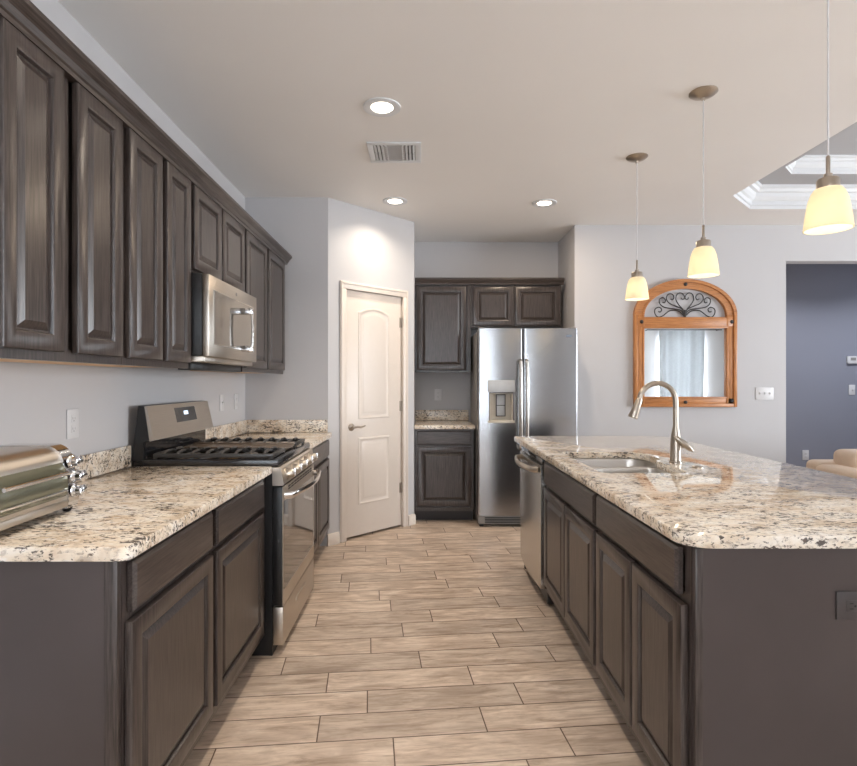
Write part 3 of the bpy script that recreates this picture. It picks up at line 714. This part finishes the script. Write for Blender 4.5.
for z in (1.447, 1.648): box(-0.961, -0.898, hy-0.016, hy+0.016, z-0.017, z+0.017, bev=0.006).obj('handle_mount', CHROME, hh)
MB().lathe([(0.009, 0), (0.009, 0.002)], (-0.962, 2.87, mz1-0.04), (1, 0, 0), 16, True, True).obj('emblem', GREYM, md)
hv = box(-1.110, -1.050, my0+0.01, my1-0.01, 1.326, 1.362, bev=0.003).obj('vent_plate', BLACKP, mw)
box(-1.340, -0.985, my0+0.004, my1-0.004, 1.362, 1.389, bev=0.003).obj('vent_housing', STEELY, mw)

# ------------------------------------------------------------------ toaster oven
TO = thing('toaster_oven', (-1.13, 1.50, Z1), 'small chrome toaster oven with a curved glass front on the counter', 'toaster oven')
ta = math.radians(1.5); tn = (math.cos(ta), math.sin(ta)); tl = (-math.sin(ta), math.cos(ta))
FT = Fr((-1.058, 1.632), tl, tn)              # a: along the front (negative = nearer), n: out of the front
WT = 0.315
def tprof(k=0.0, z0=0.020, z1=0.198, dep=-0.215, r=0.050):
    out = [(dep-k, z0-k), (0.004+k, z0-k), (0.010+k, z0+0.02)]
    for i in range(9):
        a = 0.5*PI*i/8; out.append((-0.006-r*1.1+(r*1.1+k)*math.cos(a), z1-r+(r+k)*math.sin(a)))
    out += [(dep+0.03, z1+k), (dep-k, z1-0.03)]
    return [(n, Z1+z) for n, z in out]
MB().prism(tprof(), -WT, 0.0, FT).obj('body', STEELY, TO, smooth=40)
MB().prism(tprof(0.005), 0.0, 0.052, FT).obj('end_column', CHROME, TO, smooth=40)
gp = [(0.002, 0.046), (0.014, 0.060), (0.017, 0.085), (0.014, 0.112), (0.007, 0.136), (-0.004, 0.152), (-0.014, 0.15), (-0.006, 0.045)]
td = MB().prism([(n, Z1+z) for n, z in gp], -WT+0.01, -0.006, FT).obj('glass_door', TOGL, TO, smooth=50)
for n_, z_, nm in ((0.030, 0.124, 'handle'), (0.019, 0.072, 'door_rail')):
    mbb = MB(); mbb.tube([FT(-WT+0.03, n_, Z1+z_), FT(-0.02, n_, Z1+z_)], 0.0055 if nm == 'handle' else 0.0035, 10)
    if nm == 'handle':
        for a_ in (-WT+0.05, -0.04): mbb.tube([FT(a_, 0.008, Z1+z_), FT(a_, n_, Z1+z_)], 0.004, 8)
    mbb.obj(nm, CHROME, td)
box(-WT+0.01, -0.006, 0.006, 0.016, Z1+0.022, Z1+0.044, bev=0.003, fr=FT).obj('crumb_tray', STEELY, TO)
for z_ in (0.152, 0.108, 0.064):
    kb = MB().lathe([(0.016, 0.0), (0.021, 0.003), (0.019, 0.009), (0.015, 0.012), (0.016, 0.026), (0.018, 0.030), (0.013, 0.033)], FT(0.028, 0.012 if z_ < 0.14 else 0.001, Z1+z_), FT.n, 20, True, True).obj('knob', CHROME, TO)
for a_, n_ in ((0.035, -0.012), (-WT+0.03, -0.02), (0.02, -0.19), (-WT+0.03, -0.19)):
    MB().lathe([(0.010, 0.0005), (0.012, 0.004), (0.019, 0.021)], FT(a_, n_, Z1), (0, 0, 1), 14, True, True).obj('foot', BLACKP, TO)

# ------------------------------------------------------------------ mirror
mr = thing('wall_mirror', (2.40, 5.02, 1.04), 'arched honey wood mirror with iron scrollwork hung on the pale wall', 'mirror')
mx0, mx1, mz0_, mzs, mzt = 1.93, 2.858, 1.044, 1.880, 2.202
mc = (mx0+mx1)/2; hw = (mx1-mx0)/2; rise = mzt-mzs
fwid = 0.092
def archpts(ins, n=28):
    a, b_ = hw-ins, rise-ins*0.95; out = []
    for i in range(n+1):
        t_ = PI*i/n; c_, s_ = math.cos(t_), math.sin(t_)
        q = 1.03
        out.append((mc + a*math.copysign(abs(c_)**q, c_), mzs + b_*abs(s_)**q))
    return out
def mring(ins0, ins1, n0, n1):   # arch ring as a closed solid
    o, i_ = archpts(ins0), archpts(ins1)
    L = [[FM(x, n0, z) for x, z in o], [FM(x, n1, z) for x, z in o], [FM(x, n1, z) for x, z in i_], [FM(x, n0, z) for x, z in i_]]
    t = bmesh.new(); vs = [[t.verts.new(p) for p in l] for l in L]
    for k_ in range(4):
        A, B = vs[k_], vs[(k_+1) % 4]
        for j in range(len(A)-1): t.faces.new((A[j], A[j+1], B[j+1], B[j]))
    for e_ in (0, -1): t.faces.new([vs[k_][e_] for k_ in range(4)])
    return t
mb = MB(); mb.merge(mring(0, 0.030, 0.002, 0.044)); mb.merge(mring(0.026, fwid-0.012, 0.002, 0.032)); mb.merge(mring(fwid-0.016, fwid, 0.002, 0.038))
mb.obj('arched_top', FRAMEW[0], mr)
for s_ in (0, 1):
    X = (lambda x: x) if s_ == 0 else (lambda x: mx0+mx1-x)
    mb = MB()
    for (x0, x1, n1) in ((mx0, mx0+0.030, 0.044), (mx0+0.026, mx0+fwid-0.012, 0.032), (mx0+fwid-0.016, mx0+fwid, 0.038)):
        a, b_ = sorted((X(x0), X(x1))); mb.box(a, b_, 0.002, n1, mz0_ + (0 if n1 > 0.04 else 0.0), mzs, bev=0.003, fr=FM)
    mb.obj('side_rail', FRAMEW[2], mr)
mb = MB(); mb.box(mx0, mx1, 0.002, 0.042, mz0_, mz0_+0.030, bev=0.003, fr=FM); mb.box(mx0+0.02, mx1-0.02, 0.002, 0.032, mz0_+0.028, mz0_+0.080, bev=0.003, fr=FM); mb.box(mx0+fwid-0.01, mx1-fwid+0.01, 0.002, 0.038, mz0_+0.078, mz0_+0.092, bev=0.003, fr=FM)
mb.obj('bottom_rail', FRAMEW[0], mr)
mb = MB(); mb.box(mx0+0.028, mx1-0.028, 0.002, 0.036, 1.772, 1.858, bev=0.004, fr=FM); mb.box(mx0+fwid-0.01, mx1-fwid+0.01, 0.002, 0.042, 1.757, 1.774, bev=0.003, fr=FM)
mb.obj('cross_rail', FRAMEW[0], mr)
box(mx0+fwid-0.005, mx1-fwid+0.005, 0.004, 0.012, mz0_+0.088, 1.765, fr=FM).obj('mirror_glass', MIRR, mr)
for (x, z) in ((mc, 2.155), (mx0+0.066, 1.815), (mx1-0.045, 1.815), (mc, 1.085), (mx1-0.045, 1.10), (mx0+0.05, 1.10)):
    MB().lathe([(0.017, 0), (0.017, 0.004), (0.010, 0.012), (0.003, 0.014)], FM(x, 0.033, z), (0, -1, 0), 14, True, True).obj('rosette', WIRON, mr)
# scrollwork; control points in zoomed-photo units about the stem, then scaled to metres
def spl(P, m=8):
    out = []; P = [Vector(p) for p in P]; Q = [P[0]*2-P[1]] + P + [P[-1]*2-P[-2]]
    for i in range(1, len(Q)-2):
        for j in range(m):
            t_ = j/m; a, b_, c, d_ = Q[i-1], Q[i], Q[i+1], Q[i+2]
            out.append(0.5*((2*b_)+(c-a)*t_+(2*a-5*b_+4*c-d_)*t_*t_+(3*b_-a-3*c+d_)*t_**3))
    out.append(P[-1]); return out
SC = 0.942/492
curves = [[(0, 0), (-2, 22), (-10, 40), (-30, 64), (-42, 88), (-36, 112), (-18, 118), (-4, 106), (-2, 92), (-12, 88), (-18, 96)],
          [(-2, 20), (-14, 42), (-44, 56), (-74, 70), (-88, 92), (-78, 112), (-60, 112), (-52, 98), (-58, 86), (-68, 90)],
          [(-2, 14), (-20, 36), (-60, 44), (-96, 50), (-118, 66), (-120, 88), (-104, 96), (-92, 84), (-96, 72), (-106, 74)],
          [(-2, 8), (-30, 32), (-70, 34), (-104, 10), (-128, 4), (-142, 22), (-140, 42), (-122, 50), (-110, 40), (-116, 28), (-126, 30)]]
sw = MB()
for c in curves:
    for sg in (1, -1):
        sw.tube([FM(mc+0.01*0+sg*p.x*SC, 0.020, 1.852+p.y*SC) for p in spl([(x, y, 0) for x, y in c])], 0.0052, 8)
sw.tube([FM(mc, 0.020, 1.852), FM(mc, 0.020, 1.925)], [0.014, 0.007], 8)
sw.obj('scrollwork', WIRON, mr)

# ------------------------------------------------------------------ pendants, downlights, vent
def pendant(label, x, y, zb):
    r = thing('pendant_light', (x, y, zb), label, 'pendant lamp', 'glass pendant lamps over the island')
    MB().lathe([(0.066, 0.0), (0.066, -0.005), (0.052, -0.016), (0.024, -0.026), (0.010, -0.030), (0.008, -0.040)], (x, y, ZC), cap0=True, cap1=True).obj('canopy', NICKEL, r)
    MB().tube([(x, y, ZC-0.03), (x, y, zb+0.245)], 0.0030, 8).obj('cord', simple('silver_cord', (0.70, 0.70, 0.71), 0.4) if 'silver_cord' not in bpy.data.materials else bpy.data.materials['silver_cord'], r)
    MB().lathe([(0.004, 0.250), (0.0065, 0.246), (0.0065, 0.190), (0.013, 0.188), (0.013, 0.174), (0.030, 0.172), (0.034, 0.166), (0.034, 0.138), (0.030, 0.134)], (x, y, zb), cap0=True, cap1=True).obj('socket_cap', NICKEL, r)
    MB().lathe([(0.030, 0.140), (0.040, 0.137), (0.049, 0.124), (0.058, 0.098), (0.065, 0.055), (0.0715, 0.0), (0.0675, 0.0), (0.061, 0.055), (0.054, 0.095), (0.046, 0.119), (0.038, 0.132)], (x, y, zb), n=40).obj('glass_shade', SHADE, r)
    bb = MB(); bb.lathe([(0.012, 0.132), (0.014, 0.11), (0.022, 0.09), (0.028, 0.068), (0.026, 0.048), (0.015, 0.035), (0.003, 0.031)], (x, y, zb), n=20, cap0=True, cap1=True); bb.obj('bulb', BULB, r)
    d = bpy.data.lights.new('pendant_bulb', 'POINT'); d.energy = 0.45; d.color = (1.0, 0.86, 0.66); d.shadow_soft_size = 0.03
    o = bpy.data.objects.new('pendant_bulb', d); COL.objects.link(o); o.location = (x, y, zb+0.015)
pendant('glass pendant lamp hanging at the far end of the island, beside the mirror', 1.372, 3.50, 1.795)
pendant('middle glass pendant lamp over the island, between the other two', 1.394, 2.72, 1.795)
pendant('nearest and largest-looking glass pendant lamp over the island, at the right', 1.380, 1.868, 1.787)

def downlight(label, x, y, power=6.5, z=ZC, col=(1.0, 0.86, 0.70), spread=2.35):
    r = thing('recessed_light', (x, y, z), label, 'ceiling light', 'recessed ceiling lights')
    MB().lathe([(0.098, 0.0), (0.097, -0.006), (0.086, -0.009), (0.060, -0.005), (0.056, 0.0)], (x, y, z), n=36).obj('trim_ring', TRIMW, r)
    MB().lathe([(0.055, -0.003), (0.052, -0.006), (0.002, -0.0065)], (x, y, z), n=28, cap0=True, cap1=True).obj('lens', LENS, r)
    d = bpy.data.lights.new('downlight_beam', 'AREA'); d.shape = 'DISK'; d.size = 0.12; d.spread = spread; d.energy = power; d.color = col
    o = bpy.data.objects.new('downlight_beam', d); COL.objects.link(o); o.location = (x, y, z-0.012)
downlight('recessed ceiling light nearest the camera, in front of the air vent', -0.203, 2.865)
downlight('recessed ceiling light before the pantry door, beyond the air vent', -0.205, 4.353, 5.0)
downlight('recessed ceiling light in front of the refrigerator', 0.985, 4.40, 11.0, ZC, (1.0, 0.80, 0.60), PI)
downlight('added ceiling light out of view overhead, above the near counter', -0.203, 1.35)  # unseen lamp added, continuing the downlight row towards the viewer

downlight('added unseen ceiling light behind the viewer, above the walkway', -0.203, -0.20)  # another lamp added out of frame, extra light for the room

downlight('added unseen ceiling light brightening the hall behind the wall opening', 4.0, 5.48, 11, 2.62, (0.88, 0.92, 1.0))  # lamp added behind the header to lift the dark hall
downlight('second added unseen light brightening the hall, farther from the opening edge', 5.1, 5.48, 11, 2.62, (0.88, 0.92, 1.0))  # second lamp added out of sight to brighten the hall wall
vt = thing('air_vent', (-0.165, 3.42, ZC), 'white square air vent register in the ceiling', 'vent')
vx0, vx1, vy0, vy1 = -0.325, 0.0, 3.275, 3.575
mb = MB()
for (a, b_, c, d_) in ((vx0, vx1, vy0, vy0+0.035), (vx0, vx1, vy1-0.035, vy1), (vx0, vx0+0.035, vy0+0.035, vy1-0.035), (vx1-0.035, vx1, vy0+0.035, vy1-0.035)): mb.box(a, b_, c, d_, ZC-0.010, ZC-0.0005, bev=0.003)
mb.obj('frame', TRIMW, vt)
box(vx0+0.03, vx1-0.03, vy0+0.03, vy1-0.03, ZC-0.003, ZC-0.0008).obj('duct_opening', simple('duct_shadow', (0.09, 0.09, 0.09), 0.7), vt)
for sgn, xs in ((1, [vx0+0.042+i*0.022 for i in range(4)]), (-1, [vx1-0.042-i*0.022 for i in range(4)])):
    for x in xs:
        for (c, d_) in ((vy0+0.04, (vy0+vy1)/2-0.005), ((vy0+vy1)/2+0.005, vy1-0.04)):
            MB().prism([(x-0.004, ZC-0.004), (x+0.004, ZC-0.004), (x+0.004+0.010*sgn, ZC-0.014), (x+0.001+0.010*sgn, ZC-0.014)], c, d_, Fr((0, 0), (0, 1), (1, 0))).obj('vane', TRIMW, vt)
for i in range(7):
    y = vy0+0.045+i*0.030
    MB().prism([(y, ZC-0.004), (y+0.006, ZC-0.004), (y+0.018, ZC-0.013), (y+0.015, ZC-0.013)], -0.225, -0.10, Fr((0, 0), (1, 0), (0, 1))).obj('vane', simple('vane_grey', (0.42, 0.42, 0.43), 0.4) if 'vane_grey' not in bpy.data.materials else bpy.data.materials['vane_grey'], vt)

# ------------------------------------------------------------------ wall plates
def wall_plate(name, label, fr, a, z, gangs, kind, cat, w1=0.072, h=0.115, mat=PLATE, n0=0.0, horiz=False):
    w_ = w1 + (gangs-1)*0.046
    if horiz: w_, h = h, w1
    r = thing(name, fr(a, n0, z), label, cat)
    box(a-w_/2, a+w_/2, n0+0.0005, n0+0.006, z-h/2, z+h/2, bev=0.0025, fr=fr).obj('plate', mat, r)
    for g in range(gangs):
        ac = a + (g-(gangs-1)/2)*0.046
        if kind == 'switch':
            box(ac-0.005, ac+0.005, n0+0.006, n0+0.008, z-0.012, z+0.012, fr=fr).obj('toggle_slot', simple('switch_slot', (0.55, 0.55, 0.56), 0.5) if 'switch_slot' not in bpy.data.materials else bpy.data.materials['switch_slot'], r)
            MB().prism([(n0+0.006, z-0.004), (n0+0.018, z+0.004), (n0+0.017, z+0.011), (n0+0.006, z+0.007)], ac-0.004, ac+0.004, fr).obj('toggle', mat, r)
        else:
            for s_ in (-1, 1):
                ca, cz = (ac + s_*0.020, z) if horiz else (ac, z + s_*0.020)
                so = box(ca-0.014, ca+0.014, n0+0.006, n0+0.0078, cz-0.015, cz+0.015, bev=0.0015, fr=fr).obj('socket', mat, r)
                sl = MB()
                if horiz: sl.box(ca-0.006, ca+0.003, n0+0.0078, n0+0.0084, cz-0.008, cz-0.0055, fr=fr); sl.box(ca-0.006, ca+0.003, n0+0.0078, n0+0.0084, cz+0.0055, cz+0.008, fr=fr); sl.cyl(fr(ca+0.008, n0+0.0078, cz), 0.003, 0.0006, fr.n, 10)
                else: sl.box(ca-0.008, ca-0.0055, n0+0.0078, n0+0.0084, cz-0.003, cz+0.006, fr=fr); sl.box(ca+0.0055, ca+0.008, n0+0.0078, n0+0.0084, cz-0.003, cz+0.006, fr=fr); sl.cyl(fr(ca, n0+0.0078, cz-0.008), 0.003, 0.0006, fr.n, 10)
                sl.obj('slots', SLOT if mat is not PLATE else simple('socket_slot', (0.35, 0.35, 0.36), 0.5) if 'socket_slot' not in bpy.data.materials else bpy.data.materials['socket_slot'], so)
    return r
wall_plate('wall_outlet', 'white outlet plate on the wall above the toaster oven', FL, 2.15, 1.107, 1, 'outlet', 'outlet')
wall_plate('wall_switch', 'white switch plate on the wall past the stove, left of the outlet', FL, 3.76, 1.127, 1, 'switch', 'light switch')
wall_plate('wall_outlet', 'white outlet plate on the wall past the stove, next to the corner', FL, 4.05, 1.127, 1, 'outlet', 'outlet')
wall_plate('wall_outlet', 'white outlet plate in the niche above the short counter', FB, 0.174, 1.140, 1, 'outlet', 'outlet')
wall_plate('wall_switch', 'white triple switch plate on the wall right of the mirror', FM, 3.128, 1.164, 3, 'switch', 'light switch')
wall_plate('wall_outlet', 'white outlet plate low on the slate hall wall', FH, 4.395, 0.435, 1, 'outlet', 'outlet')
wall_plate('wall_switch', 'white switch plate on the slate hall wall below the thermostat', FH, 4.925, 1.18, 1, 'switch', 'light switch')
FE = Fr((0, 1.416), (1, 0), (0, -1))
wall_plate('island_outlet', 'dark brown outlet plate set sideways on the end of the island', FE, 1.122, 0.697, 1, 'outlet', 'outlet', mat=BROWNP, horiz=True)
th = thing('thermostat', FH(4.925, 0, 1.52), 'small white thermostat on the slate hall wall', 'thermostat')
box(4.865, 4.985, 0.0005, 0.024, 1.48, 1.565, bev=0.004, fr=FH).obj('housing', PLATE, th); box(4.895, 4.955, 0.024, 0.0255, 1.515, 1.548, fr=FH).obj('screen', GREYM, th)

# ------------------------------------------------------------------ sofa and curtain
sf = thing('sofa', (3.8, 4.0, 0), 'tan leather sofa behind the island near the hallway', 'sofa')
box(3.03, 4.75, 3.55, 4.33, 0.10, 0.34, bev=0.03, seg=3).obj('base', LEATH, sf)
for x0 in (3.00, 4.57): box(x0, x0+0.20, 3.50, 4.22, 0.10, 0.645, bev=0.045, seg=4).obj('arm', LEATH, sf)
box(3.05, 4.74, 4.23, 4.40, 0.10, 0.66, bev=0.05, seg=4).obj('back_frame', LEATH, sf)
for x0 in (3.19, 3.88): box(x0, x0+0.68, 4.06, 4.30, 0.40, 0.755, bev=0.055, seg=4).obj('back_cushion', LEATH, sf)
for x0 in (3.19, 3.88): box(x0, x0+0.68, 3.53, 4.10, 0.335, 0.45, bev=0.04, seg=3).obj('seat_cushion', LEATH, sf)
for x in (3.08, 4.68):
    for y in (3.60, 4.28): MB().cyl((x, y, 0), 0.025, 0.105).obj('foot', BROWNP, sf)

cu = thing('window_curtain', (5.95, -2.45, 0), 'grey curtain hanging before the patio door, seen in the mirror', 'curtain')
t = bmesh.new(); nx, nz = 60, 14; g = []
for j in range(nz+1):
    z = 0.03 + 2.40*j/nz; row = []
    pin = 1.0 - 0.03*math.exp(-((z-1.0)/0.6)**2)
    for i in range(nx+1):
        u = i/nx; x = 5.897 + (u-0.5)*1.03*pin - 0.3*(1-pin); row.append(t.verts.new((x, -2.44 + 0.035*math.sin(u*2*PI*4), z)))
    g.append(row)
for j in range(nz):
    for i in range(nx): t.faces.new((g[j][i], g[j][i+1], g[j+1][i+1], g[j+1][i]))
bmesh.ops.solidify(t, geom=t.faces[:], thickness=0.004)
MB().merge(t).obj('cloth', CURT, cu, smooth=60)
mb = MB(); mb.tube([(5.1, -2.44, 2.45), (6.8, -2.44, 2.45)], 0.012, 12)
for x in (5.14, 6.76): mb.tube([(x, -2.44, 2.45), (x, -2.599, 2.45)], 0.008, 8)
mb.obj('rod', WIRON, cu)
